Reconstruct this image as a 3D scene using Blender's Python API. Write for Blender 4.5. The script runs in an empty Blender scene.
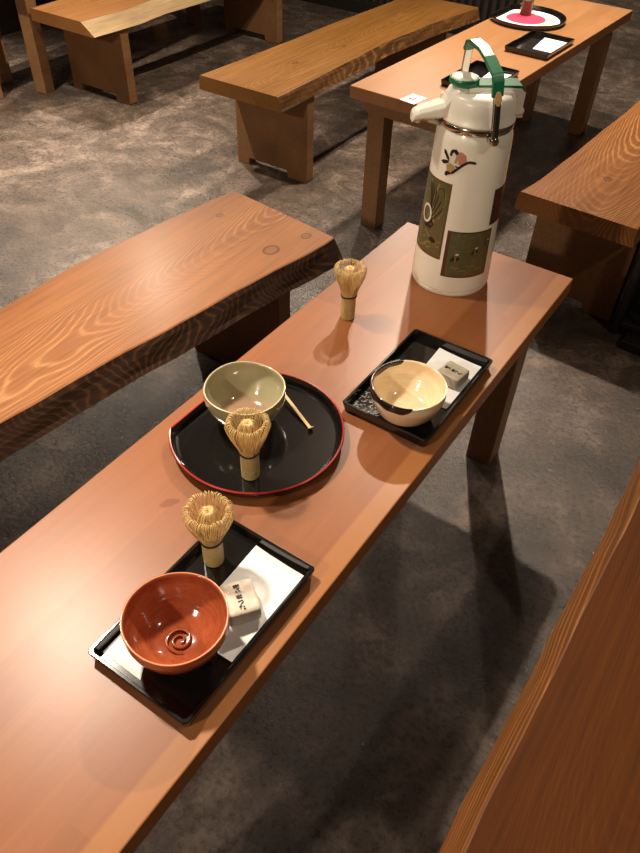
import bpy, bmesh, math, random
from mathutils import Vector, Matrix
random.seed(7)
C = bpy.context.scene.collection
PI = math.pi
TZ = 0.50            # table top above the floor
SEAT = 0.38          # bench top above the floor

# ------------------------------------------------------------------ materials
class N:
    def __init__(s, name):
        s.m = bpy.data.materials.new(name); s.m.use_nodes = True
        s.t = s.m.node_tree; s.b = s.t.nodes['Principled BSDF']
    def n(s, typ, **kw):
        nd = s.t.nodes.new(typ)
        for k, v in kw.items():
            if k.startswith('i_'):
                key = k[2:]
                key = int(key) if key.isdigit() else key.replace('_', ' ')
                nd.inputs[key].default_value = v
            else: setattr(nd, k, v)
        return nd
    def l(s, a, b): s.t.links.new(a, b)
    def math(s, op, a, b=None, c=None, clamp=False):
        nd = s.t.nodes.new('ShaderNodeMath'); nd.operation = op; nd.use_clamp = clamp
        for i, v in enumerate((a, b, c)):
            if v is None: continue
            if isinstance(v, (int, float)): nd.inputs[i].default_value = v
            else: s.l(v, nd.inputs[i])
        return nd.outputs[0]
    def map(s, sc=(1,1,1), loc=(0,0,0)):
        tc = s.n('ShaderNodeTexCoord'); mp = s.n('ShaderNodeMapping')
        mp.inputs['Scale'].default_value = sc; mp.inputs['Location'].default_value = loc
        s.l(tc.outputs['Object'], mp.inputs['Vector']); return mp.outputs[0]
    def noise(s, vec, scale=5, detail=4, rough=.5, dist=0):
        nd = s.n('ShaderNodeTexNoise'); nd.inputs['Scale'].default_value = scale
        nd.inputs['Detail'].default_value = detail; nd.inputs['Roughness'].default_value = rough
        nd.inputs['Distortion'].default_value = dist
        s.l(vec, nd.inputs['Vector']); return nd.outputs['Fac']
    def ramp(s, fac, stops, interp='LINEAR'):
        nd = s.n('ShaderNodeValToRGB'); cr = nd.color_ramp; cr.interpolation = interp
        while len(cr.elements) < len(stops): cr.elements.new(.5)
        for e, (p, c) in zip(cr.elements, stops):
            e.position = p
            e.color = (c, c, c, 1) if isinstance(c, (int, float)) else (*c, 1)
        s.l(fac, nd.inputs[0]); return nd.outputs[0]
    def mix(s, fac, a, b, mode='MIX'):
        nd = s.n('ShaderNodeMix', data_type='RGBA', blend_type=mode)
        for sock, v in ((nd.inputs[0], fac), (nd.inputs[6], a), (nd.inputs[7], b)):
            if isinstance(v, (int, float)): sock.default_value = v
            elif isinstance(v, tuple): sock.default_value = (*v, 1)
            else: s.l(v, sock)
        return nd.outputs[2]
    def col(s, v):
        if isinstance(v, tuple): s.b.inputs['Base Color'].default_value = (*v, 1)
        else: s.l(v, s.b.inputs['Base Color'])
    def set(s, **kw):
        for k, v in kw.items():
            k = k.replace('_', ' ')
            if isinstance(v, (int, float, tuple)): s.b.inputs[k].default_value = v
            else: s.l(v, s.b.inputs[k])
    def bump(s, h, strength=.2, dist=.002):
        nd = s.n('ShaderNodeBump'); nd.inputs['Strength'].default_value = strength
        nd.inputs['Distance'].default_value = dist
        s.l(h, nd.inputs['Height']); s.l(nd.outputs[0], s.b.inputs['Normal'])

def srgb(r, g, b):
    f = lambda c: (c/255/12.92) if c/255 <= .04045 else ((c/255+.055)/1.055)**2.4
    return (f(r), f(g), f(b))

def plain(name, c, rough=.5, var=.08, scale=40, **kw):
    m = N(name)
    v = m.noise(m.map(), scale, 3)
    f = m.ramp(v, [(.3, 1-var), (.7, 1+var*.3)])
    m.col(m.mix(1, f, c, 'MULTIPLY')); m.set(Roughness=rough, **kw)
    return m.m

def bench_wood(name, base, dark, line, seed=0, knots=(), x0=0, rough=.36, freq=62, lineamt=.65, slope=.16, K=34, sp=.042, coat=.08, spec=.25):
    m = N(name)
    p = m.map((1, 1, 1), (0, 0, 0))
    sep = m.n('ShaderNodeSeparateXYZ'); m.l(p, sep.inputs[0])
    ps = m.map((1.6, .9, 2.0), (seed*3.1, seed*1.7, seed))
    wob = m.noise(ps, 2.2, 2, .5)
    ps2 = m.map((9, 2.4, 9), (seed, seed*2, 0))
    wob2 = m.noise(ps2, 1.6, 3, .55)
    # cathedral figure: parabolic growth rings running along the board
    X = m.math('ADD', sep.outputs[0], -x0)
    X = m.math('ADD', X, m.math('MULTIPLY', m.math('SUBTRACT', wob, .5), .10))
    X = m.math('ADD', X, m.math('MULTIPLY', m.math('ADD', sep.outputs[2], -.38), .6))
    r = m.math('SUBTRACT', m.math('MULTIPLY', m.math('MULTIPLY', X, X), K), sep.outputs[1])
    r = m.math('ADD', r, m.math('MULTIPLY', m.math('SUBTRACT', wob, .5), .5))
    r = m.math('ADD', r, m.math('MULTIPLY', wob2, .10))
    kd = None
    for (kx, ky, kr) in knots:
        dx = m.math('SUBTRACT', sep.outputs[0], kx); dy = m.math('MULTIPLY', m.math('SUBTRACT', sep.outputs[1], ky), .8)
        d = m.math('SQRT', m.math('ADD', m.math('MULTIPLY', dx, dx), m.math('MULTIPLY', dy, dy)))
        g = m.math('POWER', 2.718, m.math('MULTIPLY', m.math('MULTIPLY', d, d), -1/(kr*kr*5)))
        r = m.math('ADD', r, m.math('MULTIPLY', g, kr*5))
        q = m.math('DIVIDE', d, kr)
        kd = q if kd is None else m.math('MINIMUM', kd, q)
    s = m.math('SINE', m.math('MULTIPLY', r, 2*PI/sp))
    s = m.math('MULTIPLY_ADD', s, .5, .5)
    lines = m.ramp(s, [(0, 0), (.5, .06), (.80, .35), (.97, 1)])
    fade = m.ramp(m.noise(m.map((2.2, .8, 2.2), (seed+5, 0, 0)), 2.2, 2), [(.38, .25), (.60, 1)])
    fade = m.math('MULTIPLY', fade, m.ramp(m.math('ABSOLUTE', X), [(.07, 1), (.17, .25)]))
    lines = m.math('MULTIPLY', lines, fade)
    fib = m.noise(m.map((170, 5, 170)), 1, 3, .6)
    big = m.noise(m.map((3, 1, 3), (seed, 3, 0)), 2, 3)
    c = m.mix(m.ramp(big, [(.3, 0), (.7, 1)]), dark, base)
    c = m.mix(m.math('MULTIPLY', lines, lineamt), c, line)
    c = m.mix(1, c, m.ramp(fib, [(.3, .74), (.7, 1.1)]), 'MULTIPLY')
    if kd is not None:
        core = m.ramp(kd, [(0, .75), (.55, .8), (.85, .45), (1.0, .45), (1.15, 1)])
        c = m.mix(1, c, core, 'MULTIPLY')
    m.col(c)
    m.set(Roughness=m.ramp(fib, [(.2, rough-.04), (.8, rough+.1)]), Coat_Weight=coat, Coat_Roughness=.25, Specular_IOR_Level=spec)
    m.bump(m.math('ADD', m.math('MULTIPLY', lines, .6), fib), .22, .0012)
    return m.m

def table_wood(name, x0, w, brown_mark=False, tones=(srgb(118, 68, 36), srgb(141, 84, 47), srgb(150, 94, 56))):
    m = N(name)
    p = m.map()
    sep = m.n('ShaderNodeSeparateXYZ'); m.l(p, sep.inputs[0])
    u = m.math('DIVIDE', m.math('SUBTRACT', sep.outputs[0], x0), w/6.0)
    idx = m.math('FLOOR', u)
    sp = m.math('ADD', m.math('MULTIPLY', sep.outputs[1], .9), m.math('MULTIPLY', idx, 0.37))
    jdx = m.math('FLOOR', sp)
    wn = m.n('ShaderNodeTexWhiteNoise', noise_dimensions='2D')
    cb = m.n('ShaderNodeCombineXYZ'); m.l(idx, cb.inputs[0]); m.l(jdx, cb.inputs[1]); m.l(cb.outputs[0], wn.inputs['Vector'])
    tone = wn.outputs['Value']
    fib = m.noise(m.map((150, 4, 60)), 1, 4, .6)
    cb2 = m.n('ShaderNodeVectorMath', operation='MULTIPLY_ADD')
    m.l(cb.outputs[0], cb2.inputs[0]); cb2.inputs[1].default_value = (3.7, 5.1, 0); m.l(m.map((9, 1.1, 9)), cb2.inputs[2])
    soft = m.noise(cb2.outputs[0], 1.5, 3, .5, .8)
    c = m.mix(m.ramp(tone, [(0, 0), (1, 1)]), tones[0], tones[1])
    c = m.mix(m.ramp(soft, [(.35, .0), (.7, .55)]), c, tones[2])
    c = m.mix(1, c, m.ramp(fib, [(.25, .9), (.75, 1.05)]), 'MULTIPLY')
    if brown_mark:   # small brown mark with an outline of its own
        wv = m.noise(m.map((1,1,1)), 60, 2)
        dx = m.math('SUBTRACT', sep.outputs[0], .1290); dy = m.math('SUBTRACT', sep.outputs[1], .5455)
        a_ = m.math('ADD', m.math('MULTIPLY', dx, .50), m.math('MULTIPLY', dy, .866))
        b_ = m.math('SUBTRACT', m.math('MULTIPLY', dy, .50), m.math('MULTIPLY', dx, .866))
        q = m.math('SQRT', m.math('ADD', m.math('POWER', m.math('MULTIPLY', a_, 62), 2), m.math('POWER', m.math('MULTIPLY', b_, 130), 2)))
        q = m.math('ADD', q, m.math('MULTIPLY', m.math('SUBTRACT', wv, .5), 1.2))
        c = m.mix(m.ramp(q, [(.85, .75), (.98, 0)]), c, srgb(112, 58, 24))
    if brown_mark:
        c = m.mix(m.ramp(sep.outputs[0], [(w-.0345, 0), (w-.0335, .55)]), c, srgb(168, 112, 62))
    m.col(c)
    m.set(Roughness=m.ramp(soft, [(.2, .36), (.8, .46)]), Specular_IOR_Level=.15, Coat_Weight=.36, Coat_Roughness=.33)
    m.bump(fib, .05, .0006)
    return m.m

M = {}
M['bench_a'] = bench_wood('bench_wood_cathedral', srgb(150,96,54), srgb(128,78,42), srgb(194,142,90), 1,
        ((0.136, 1.321, .020), (0.167, 1.430, .013), (-.079, 1.38, .009), (0.195, 1.02, .02)), x0=.03, lineamt=.46, rough=.46, coat=.10)
M['bench_b'] = bench_wood('bench_wood_amber', srgb(118,80,36), srgb(104,68,29), srgb(140,98,50), 4, ((.02,.33,.011),(.06,.62,.009)), x0=.05, lineamt=.3)
M['bench_c'] = bench_wood('bench_wood_figured', srgb(134,84,44), srgb(116,70,34), srgb(182,130,76), 6, ((.17,.24,.012),), x0=.17, lineamt=.75, sp=.05, K=24)
M['bench_d'] = bench_wood('bench_wood_reddish', srgb(84,44,11), srgb(72,37,9), srgb(108,60,20), 9, x0=.2, lineamt=.2, rough=.6, coat=0, spec=.12)
M['edge_d'] = bench_wood('golden_waney_edge', srgb(112,66,28), srgb(88,48,18), srgb(176,120,62), 41, x0=.03, lineamt=.45, rough=.45, K=420, sp=.35, spec=.3)
M['bench_e'] = bench_wood('bench_wood_orange', srgb(136,92,50), srgb(118,78,40), srgb(160,116,70), 12, ((.05,.32,.010),), x0=.1, lineamt=.3)
M['sapwood'] = bench_wood('pale_sapwood_edge', srgb(152,128,92), srgb(124,100,68), srgb(178,154,118), 15, x0=.1, lineamt=.4, rough=.5)
M['edge_b'] = bench_wood('carved_looking_edge', srgb(86,54,24), srgb(60,36,16), srgb(160,116,62), 33, x0=0, lineamt=.9, rough=.55, K=14, sp=.055, coat=0)
M['leg_wood'] = bench_wood('leg_board_wood', srgb(132,94,60), srgb(110,76,48), srgb(154,114,74), 21, x0=.4, lineamt=.25, rough=.5, coat=0, freq=40)
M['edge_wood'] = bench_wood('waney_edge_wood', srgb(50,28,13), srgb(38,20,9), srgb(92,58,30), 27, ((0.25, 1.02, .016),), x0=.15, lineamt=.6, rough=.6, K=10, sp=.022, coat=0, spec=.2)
M['table'] = table_wood('table_staves', 0, .402)
M['table_lit'] = table_wood('table_staves_lit', 0, .402, False, (srgb(146, 101, 62), srgb(156, 109, 69), srgb(168, 122, 82)))  # same wood as the other tables, stronger light put into paler tones
M['table_main'] = table_wood('table_staves_with_brown_mark', 0, .402, True)
M['table_leg'] = bench_wood('table_leg_wood', srgb(146,108,72), srgb(130,94,61), srgb(160,120,82), 31, x0=.5, lineamt=.12, rough=.4, freq=50)

def floor_material():
    m = N('stone_vinyl_floor')
    a = m.noise(m.map((1, 1, 1)), 3.4, 8, .68, .9)
    b = m.noise(m.map((1, 1, 1), (4, 2, 0)), 14, 8, .72, .8)
    c_ = m.noise(m.map((1, 1, 1), (1, 7, 0)), 75, 6, .8)
    br = m.n('ShaderNodeTexBrick'); m.l(m.map((1, 1, 1), (.22, .17, 0)), br.inputs['Vector'])
    br.inputs['Scale'].default_value = 1.0; br.inputs['Brick Width'].default_value = .61; br.inputs['Row Height'].default_value = .305
    br.offset = .5; br.inputs['Mortar Size'].default_value = .0015; br.inputs['Mortar Smooth'].default_value = .3
    br.inputs['Color1'].default_value = (.84, .84, .86, 1); br.inputs['Color2'].default_value = (1.14, 1.12, 1.10, 1)
    br.inputs['Mortar'].default_value = (.72, .72, .72, 1)
    f = m.math('ADD', m.math('MULTIPLY', a, .48), m.math('ADD', m.math('MULTIPLY', b, .30), m.math('MULTIPLY', c_, .22)))
    c = m.ramp(f, [(.38, srgb(54,46,39)), (.46, srgb(72,62,54)), (.52, srgb(92,79,70)), (.60, srgb(136,120,108))])
    c = m.mix(1, c, br.outputs['Color'], 'MULTIPLY')
    m.col(c)
    m.set(Roughness=m.ramp(c_, [(.35, .20), (.65, .42)]), Specular_IOR_Level=.5)
    m.bump(m.math('ADD', m.math('MULTIPLY', c_, 1.0), m.math('MULTIPLY', b, .3)), .9, .0028)
    return m.m
M['floor'] = floor_material()
M['lacquer'] = plain('black_lacquer', (.006, .005, .005), .13, .1, 60, Coat_Weight=.5, Coat_Roughness=.06)
M['lacquer_red'] = plain('vermilion_lacquer_rim', srgb(168, 44, 40), .22)
M['paper'] = plain('white_kaishi_paper', (.88, .87, .84), .85, .04, 30)
M['ink'] = plain('black_ink', (.02, .018, .016), .6)
M['cream'] = plain('cream_enamel', srgb(246, 240, 222), .22, .03, 20, Coat_Weight=.3, Coat_Roughness=.1)
M['cream_plastic'] = plain('cream_plastic', srgb(248, 242, 226), .3, .03, 20)
M['green'] = plain('green_plastic', srgb(28, 118, 78), .28, .05, 30)
M['chrome'] = plain('brushed_chrome', (.62, .58, .52), .16, .05, 60, Metallic=1.0)
M['dark_chrome'] = plain('dark_strap', (.045, .035, .03), .22, .05, 60, Metallic=.4)
M['brown_ring'] = plain('brown_base_ring', srgb(96, 66, 44), .4)
M['bamboo'] = plain('pale_bamboo', srgb(232, 200, 138), .45, .12, 90)
M['bamboo_green'] = plain('aged_bamboo_handle', srgb(190, 164, 108), .4, .12, 60)
M['brown_bamboo'] = plain('smoked_brown_bamboo', srgb(96, 76, 48), .4, .2, 50)
M['thread'] = plain('dark_binding_thread', (.02, .012, .01), .7)
M['dark_thread'] = plain('violet_black_thread', (.03, .016, .02), .7)
M['scoop'] = plain('bamboo_scoop', srgb(214, 172, 116), .35, .1, 50)
M['pink'] = plain('pink_reflection', srgb(226, 60, 92), .5, .05, 20)  # pink of the reflection modelled in the far round tray
M['pale_orange'] = plain('pale_orange_reflection', srgb(236, 200, 160), .5)  # pale tint within that same modelled reflection
M['black_paint'] = plain('black_painted_wood', (.012, .010, .009), .42)
M['grey_metal'] = plain('grey_worn_metal', (.12, .10, .09), .4, Metallic=.3)
M['ceiling'] = plain('dark_plaster_ceiling', srgb(62, 52, 44), .9)

def bowl_mat(name, c1, c2, c3=None, rough=.12, scale=8):
    m = N(name)
    a = m.noise(m.map((1, 1, 2.5)), scale*4, 4, .6, 1.0)
    sp = m.noise(m.map(), 260, 2, .6)
    c = m.mix(m.ramp(a, [(.35, 0), (.68, 1)]), c1, c2)
    if c3:
        c = m.mix(m.ramp(sp, [(.62, 0), (.72, .7)]), c, c3)
    m.col(c)
    w = m.n('ShaderNodeTexWave', wave_type='BANDS', bands_direction='Z'); w.inputs['Scale'].default_value = 60; w.inputs['Distortion'].default_value = 2
    m.l(m.map(), w.inputs['Vector'])
    m.set(Roughness=rough, Coat_Weight=.6, Coat_Roughness=.05); m.bump(m.math('ADD', m.math('MULTIPLY', w.outputs['Fac'], .5), a), .25, .0012)
    return m.m
M['orange_glaze'] = bowl_mat('orange_red_glaze', srgb(152, 72, 42), srgb(172, 88, 54), srgb(130, 58, 34))
M['orange_rim'] = plain('worn_pale_rim', srgb(214, 132, 84), .3)
def celadon():
    m = N('celadon_glaze')
    p = m.map(); sep = m.n('ShaderNodeSeparateXYZ'); m.l(p, sep.inputs[0])
    rr = m.math('SQRT', m.math('ADD', m.math('MULTIPLY', sep.outputs[0], sep.outputs[0]), m.math('MULTIPLY', sep.outputs[1], sep.outputs[1])))
    a = m.noise(m.map((1, 1, 1)), 34, 4, .6, .6)
    inner = m.ramp(m.math('ADD', rr, m.math('MULTIPLY', m.math('SUBTRACT', a, .5), .02)), [(.030/.1*.1, srgb(176, 134, 106)), (.046, srgb(164, 154, 120))])
    c = m.mix(m.ramp(a, [(.3, .0), (.7, .5)]), inner, srgb(146, 142, 112))
    m.col(c); m.set(Roughness=.14, Coat_Weight=.6, Coat_Roughness=.05); m.bump(a, .15, .001)
    return m.m
M['celadon'] = celadon()
M['celadon_rim'] = plain('pale_celadon_rim', srgb(196, 186, 146), .25)
M['cream_glaze'] = bowl_mat('cream_glaze', srgb(244, 222, 184), srgb(236, 208, 168), None, .16, 5)
M['black_glaze'] = plain('black_iron_glaze', (.018, .014, .012), .12)
M['white_glaze'] = plain('pale_swirl_slip', srgb(236, 170, 130), .12)

# ------------------------------------------------------------------ mesh helpers
def obj(name, bm, mat, parent=None, smooth=False, bevel=0, autosm=True):
    bmesh.ops.recalc_face_normals(bm, faces=bm.faces)
    me = bpy.data.meshes.new(name); bm.to_mesh(me); bm.free()
    mats = mat if isinstance(mat, (list, tuple)) else [mat]
    for mm in mats: me.materials.append(mm)
    o = bpy.data.objects.new(name, me); C.objects.link(o)
    if smooth:
        for f in me.polygons: f.use_smooth = True
    if bevel:
        b = o.modifiers.new('bevel', 'BEVEL'); b.width = bevel; b.segments = 2; b.limit_method = 'ANGLE'
        b.harden_normals = False
    if parent: o.parent = parent
    return o
def thing(name, label, cat, loc=(0,0,0), rz=0, group=None):
    o = bpy.data.objects.new(name, None); C.objects.link(o); o.empty_display_size = .05
    o.location = loc; o.rotation_euler = (0, 0, rz)
    return tag(o, label, cat, group)
def tag(o, label, cat, group=None):
    o['label'] = label; o['category'] = cat
    if group: o['group'] = group
    return o
def struct(name, bm, mat):
    o = obj(name, bm, mat); o['kind'] = 'structure'; return o
def box(bm, x0, x1, y0, y1, z0, z1):
    v = [bm.verts.new(p) for p in ((x0,y0,z0),(x1,y0,z0),(x1,y1,z0),(x0,y1,z0),(x0,y0,z1),(x1,y0,z1),(x1,y1,z1),(x0,y1,z1))]
    for f in ((0,3,2,1),(4,5,6,7),(0,1,5,4),(1,2,6,5),(2,3,7,6),(3,0,4,7)): bm.faces.new([v[i] for i in f])
    return v
def lathe(bm, prof, n=64, cap=True, wob=None, mi=None):
    rings = []
    for k, (r, z) in enumerate(prof):
        if r < 1e-6: rings.append([bm.verts.new((0, 0, z))]); continue
        ring = []
        for i in range(n):
            a = 2*PI*i/n; rr = r; zz = z
            if wob: rr, zz = wob(a, r, z, k)
            ring.append(bm.verts.new((rr*math.cos(a), rr*math.sin(a), zz)))
        rings.append(ring)
    for k in range(len(rings)-1):
        A, B = rings[k], rings[k+1]
        for i in range(n):
            j = (i+1) % n
            if len(A) == 1 and len(B) == 1: continue
            if len(A) == 1: f = bm.faces.new([A[0], B[i], B[j]])
            elif len(B) == 1: f = bm.faces.new([A[i], B[0], A[j]])
            else: f = bm.faces.new([A[i], A[j], B[j], B[i]])
            if mi: f.material_index = mi[k]
    return rings
def tube(bm, pts, rad, n=6, caps=True, flat=1.0):
    pts = [Vector(p) for p in pts]; rings = []
    up = None
    for i, p in enumerate(pts):
        t = (pts[min(i+1, len(pts)-1)]-pts[max(i-1, 0)])
        if t.length < 1e-9: t = Vector((0,0,1))
        t.normalize()
        if up is None:
            up = t.orthogonal().normalized()
        up = (up-t*up.dot(t)); up.normalize()
        s = t.cross(up); r = rad[i] if isinstance(rad, (list, tuple)) else rad
        rings.append([bm.verts.new(p+(up*math.cos(2*PI*k/n)+s*math.sin(2*PI*k/n)*flat)*r) for k in range(n)])
    for a, b in zip(rings, rings[1:]):
        for k in range(n): bm.faces.new([a[k], a[(k+1)%n], b[(k+1)%n], b[k]])
    if caps: bm.faces.new(rings[0][::-1]); bm.faces.new(rings[-1])
def strap(bm, pts, wdir, w, t):
    """flat strip of width w along wdir and thickness t following pts"""
    pts = [Vector(p) for p in pts]; wd = Vector(wdir).normalized(); rings = []
    for i, p in enumerate(pts):
        tg = (pts[min(i+1, len(pts)-1)]-pts[max(i-1, 0)]).normalized()
        nn = tg.cross(wd).normalized()
        ww = w[i] if isinstance(w, (list, tuple)) else w
        rings.append([bm.verts.new(p+wd*sx*ww/2+nn*sy*t/2) for sx, sy in ((-1,-1),(-1,1),(1,1),(1,-1))])
    for a, b in zip(rings, rings[1:]):
        for k in range(4): bm.faces.new([a[k], a[(k+1)%4], b[(k+1)%4], b[k]])
    bm.faces.new(rings[0][::-1]); bm.faces.new(rings[-1])
def extrude_poly(bm, pts, z0, z1):
    a = [bm.verts.new((x, y, z0)) for x, y in pts]; b = [bm.verts.new((x, y, z1)) for x, y in pts]
    n = len(pts)
    for i in range(n): bm.faces.new([a[i], a[(i+1)%n], b[(i+1)%n], b[i]])
    bm.faces.new(a[::-1]); bm.faces.new(b)
def catmull(P, k=6):
    P = [Vector(p) for p in P]; out = []
    for i in range(len(P)-1):
        p0, p1, p2, p3 = P[max(i-1,0)], P[i], P[i+1], P[min(i+2, len(P)-1)]
        for j in range(k):
            t = j/k
            out.append(.5*((2*p1)+(p2-p0)*t+(2*p0-5*p1+4*p2-p3)*t*t+(3*p1-p0-3*p2+p3)*t**3))
    out.append(P[-1]); return out
def interp(tab, y):
    if y <= tab[0][0]: return tab[0][1]
    for (a, va), (b, vb) in zip(tab, tab[1:]):
        if y <= b:
            t = (y-a)/(b-a); t = t*t*(3-2*t)*.25+t*.75
            return va+(vb-va)*t
    return tab[-1][1]

# ------------------------------------------------------------------ room shell
def wall(name, x0, x1, y0, y1, z0, z1, mat): bm = bmesh.new(); box(bm, x0, x1, y0, y1, z0, z1); return struct(name, bm, mat)
M['dark_wall'] = plain('dark_stained_boards', srgb(44, 34, 28), .6)
M['side_wall'] = plain('brown_plaster', srgb(70, 56, 45), .9, .1, 6)
wall('floor', -4.1, 3.1, -2.6, 6.1, -.05, 0, M['floor'])
wall('ceiling', -4.1, 3.1, -2.6, 6.1, 2.75, 2.80, M['ceiling'])
wall('wall_left', -4.1, -3.98, -2.6, 6.1, 0, 2.75, M['dark_wall'])
wall('wall_right', 3.0, 3.1, -2.6, 6.1, 0, 2.75, M['side_wall'])
wall('wall_front', -3.98, 3.0, -2.6, -2.5, 0, 2.75, M['side_wall'])
wall('wall_back', -3.98, 3.0, 5.98, 6.1, 0, 2.75, M['dark_wall'])
# dark slatted screen standing across the back left of the room
t = thing('slatted_screen', 'dark slatted wooden screen behind the benches at the top of the photo', 'screen', (-2.9, 4.46, 0))
bm = bmesh.new(); box(bm, -1.05, 1.25, -.045, .045, 0.001, .07); obj('sill', bm, M['black_paint'], t, bevel=.004)
bm = bmesh.new(); box(bm, -1.05, 1.25, -.03, .03, 1.93, 2.0); obj('top_rail', bm, M['black_paint'], t, bevel=.004)
for i in range(46):
    bm = bmesh.new(); x = -1.03+i*.05; box(bm, x, x+.024, -.015, .015, .07, 1.93); obj('slat', bm, M['dark_wall'], t)
bm = bmesh.new(); box(bm, -1.05, 1.25, .016, .022, .07, 1.93); obj('backing_panel', bm, M['black_paint'], t)

# ------------------------------------------------------------------ tables
TW, TL = .402, 1.493
def add_table(name, label, loc, rz, matk, group=None):
    t = thing(name, label, 'table', (loc[0], loc[1], 0), rz, group)
    bm = bmesh.new(); box(bm, 0, TW, 0, TL, TZ-.038, TZ); obj('tabletop', bm, M[matk], t, bevel=.0022)
    for y0 in (.022, TL-.022-.115):
        bm = bmesh.new()
        prof = [(.028, TZ-.038), (TW-.028, TZ-.038), (TW-.052, TZ-.078), (.052, TZ-.078)]
        a = [bm.verts.new((x, y0, z)) for x, z in prof]; b = [bm.verts.new((x, y0+.115, z)) for x, z in prof]
        for i in range(4): bm.faces.new([a[i], a[(i+1)%4], b[(i+1)%4], b[i]])
        bm.faces.new(a); bm.faces.new(b[::-1]); obj('batten', bm, M['table_leg'], t, bevel=.002)
    for x in (.036, TW-.036-.064):
        for y in (.062, TL-.062-.062):
            bm = bmesh.new(); box(bm, x, x+.064, y, y+.062, 0, TZ-.078); obj('leg', bm, M['table_leg'], t, bevel=.003)
    return t
add_table('low_table', 'long narrow wooden table in the foreground carrying the air pot and tea bowls', (-.6774, 1.401-TL), 0, 'table_main')
add_table('low_table', 'wooden table behind the air pot with three black trays and a number card', (-1.2567, 2.0621), -.0398, 'table_lit')
FR = math.radians(8)
add_table('low_table', 'wooden table just left of the pale-edged bench, only its legs in view', (-3.455, 2.165), FR, 'table')
add_table('low_table', 'leftmost wooden table, only the foot of one leg in view at the edge', (-3.455-.135-(TL+.012)*-math.sin(FR), 2.165-(TL+.012)*math.cos(FR)-.02), FR, 'table')

# ------------------------------------------------------------------ benches
def add_bench(label, loc, rz, left, right, y0, y1, mat, edge_mat, legs, legx, th=.055, bevR=.032, bevL=.02, endslant=0, seed=1, group=None, farw=0, notch=.030):
    """left/right: tables of (y, x) for the top edges in local coordinates; the right edge is a live edge that flares out below."""
    rnd = random.Random(seed)
    t = thing('bench', label, 'bench', (loc[0], loc[1], 0), rz, group)
    ny = 56; ph = [rnd.uniform(0, 6) for _ in range(6)]
    def wv(y, k): return .0009*math.sin(y*17+ph[k])+.0006*math.sin(y*41+ph[k+1])
    bm = bmesh.new(); rings = []
    for i in range(ny+1):
        s = i/ny; y = y0+(y1-y0)*s
        xl = interp(left, y)+wv(y, 0); xr = interp(right, y)+wv(y, 1)
        # closed section: top left -> top right -> live edge -> bottom -> back edge
        sec = []
        for k in range(9): u = k/8; sec.append((xl+.003+(xr-xl-.006)*u, SEAT))
        sec.append((xr, SEAT-.002))
        for k in range(1, 5):
            u = k/5; sec.append((xr+bevR*u+.0015*math.sin(y*26+k*1.3+ph[2])*(1 if k < 5 else 0), SEAT-th*u))
        sec.append((xr+bevR, SEAT-th+.003)); sec.append((xr+bevR-.006, SEAT-th))
        sec.append((xl-bevL+.006, SEAT-th)); sec.append((xl-bevL, SEAT-th+.004))
        sec.append((xl-.5*bevL+.002*math.sin(y*23+ph[3]), SEAT-th*.45)); sec.append((xl, SEAT-.002))
        skew = endslant*((1-s) if s < .08 else 0)
        fs = farw*(s**6)
        rings.append([bm.verts.new((x, y + fs*(x-xl)/(xr-xl+1e-6), z)) for x, z in sec])
    n = len(rings[0])
    for a, b in zip(rings, rings[1:]):
        for k in range(n):
            f = bm.faces.new([a[k], a[(k+1)%n], b[(k+1)%n], b[k]])
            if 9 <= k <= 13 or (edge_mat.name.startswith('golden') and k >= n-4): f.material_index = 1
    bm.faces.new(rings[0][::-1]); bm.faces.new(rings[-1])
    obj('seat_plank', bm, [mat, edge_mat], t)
    zt = SEAT-th
    for ly in legs:
        x0, x1 = legx; bm = bmesh.new(); T = .048
        # board with a low notch cut between two feet; corners rounded at the ends
        nn = [(x0+.006, 0), (x0+.058, 0), (x0+.060, notch*.85), (x0+.066, notch), (x1-.100, notch), (x1-.094, notch*.85), (x1-.092, 0), (x1-.004, 0), (x1, .004), (x1, zt), (x0, zt), (x0, .004)]
        a = [bm.verts.new((x, ly, z)) for x, z in nn]; b = [bm.verts.new((x, ly+T, z)) for x, z in nn]
        m_ = len(nn)
        for i in range(m_): bm.faces.new([a[i], a[(i+1)%m_], b[(i+1)%m_], b[i]])
        bm.faces.new(a[::-1]); bm.faces.new(b)
        obj('leg', bm, M['leg_wood'], t, bevel=.006)
    return t

# A: beside the main table, left
add_bench('thick live-edged bench left of the foreground table, with knots and looping grain', (-1.115, -.05), 0,
          [(-.05,-.17),(.76,-.194),(.94,-.200),(1.07,-.195),(1.24,-.178),(1.37,-.161),(1.513,-.144)], [(-.05,.05),(.53,.102),(.66,.116),(.76,.128),(.93,.155),(1.02,.166),(1.10,.175),(1.19,.189),(1.465,.229)],
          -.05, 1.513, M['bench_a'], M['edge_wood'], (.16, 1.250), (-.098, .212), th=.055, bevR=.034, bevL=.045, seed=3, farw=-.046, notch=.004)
# B: beside the rear table
add_bench('amber bench in the upper middle, rough-edged, left of the rear table with trays', (-1.75, 2.10), math.radians(.6),
          [(0,-.18),(.22,-.169),(.47,-.156),(.83,-.146),(1.25,-.12),(1.5,-.11)], [(0,.175),(.3,.174),(.6,.172),(.77,.168),(1.12,.198),(1.5,.256)],
          0, 1.5, M['bench_b'], M['edge_b'], (.165, 1.28), (-.155, .19), th=.052, bevR=.020, bevL=.006, seed=5)
# C: right, beyond the table
add_bench('bench with swirling pale grain at the right edge, beyond the foreground table', (-.603, 1.955), -.045,
          [(0,0),(.12,.015),(.4,.02),(.8,.025),(1.5,.02)], [(0,.343),(.5,.37),(1.0,.36),(1.5,.35)],
          0, 1.5, M['bench_c'], M['bench_c'], (.13, 1.3), (.025, .335), th=.055, bevR=.006, bevL=.006, seed=8)
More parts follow.
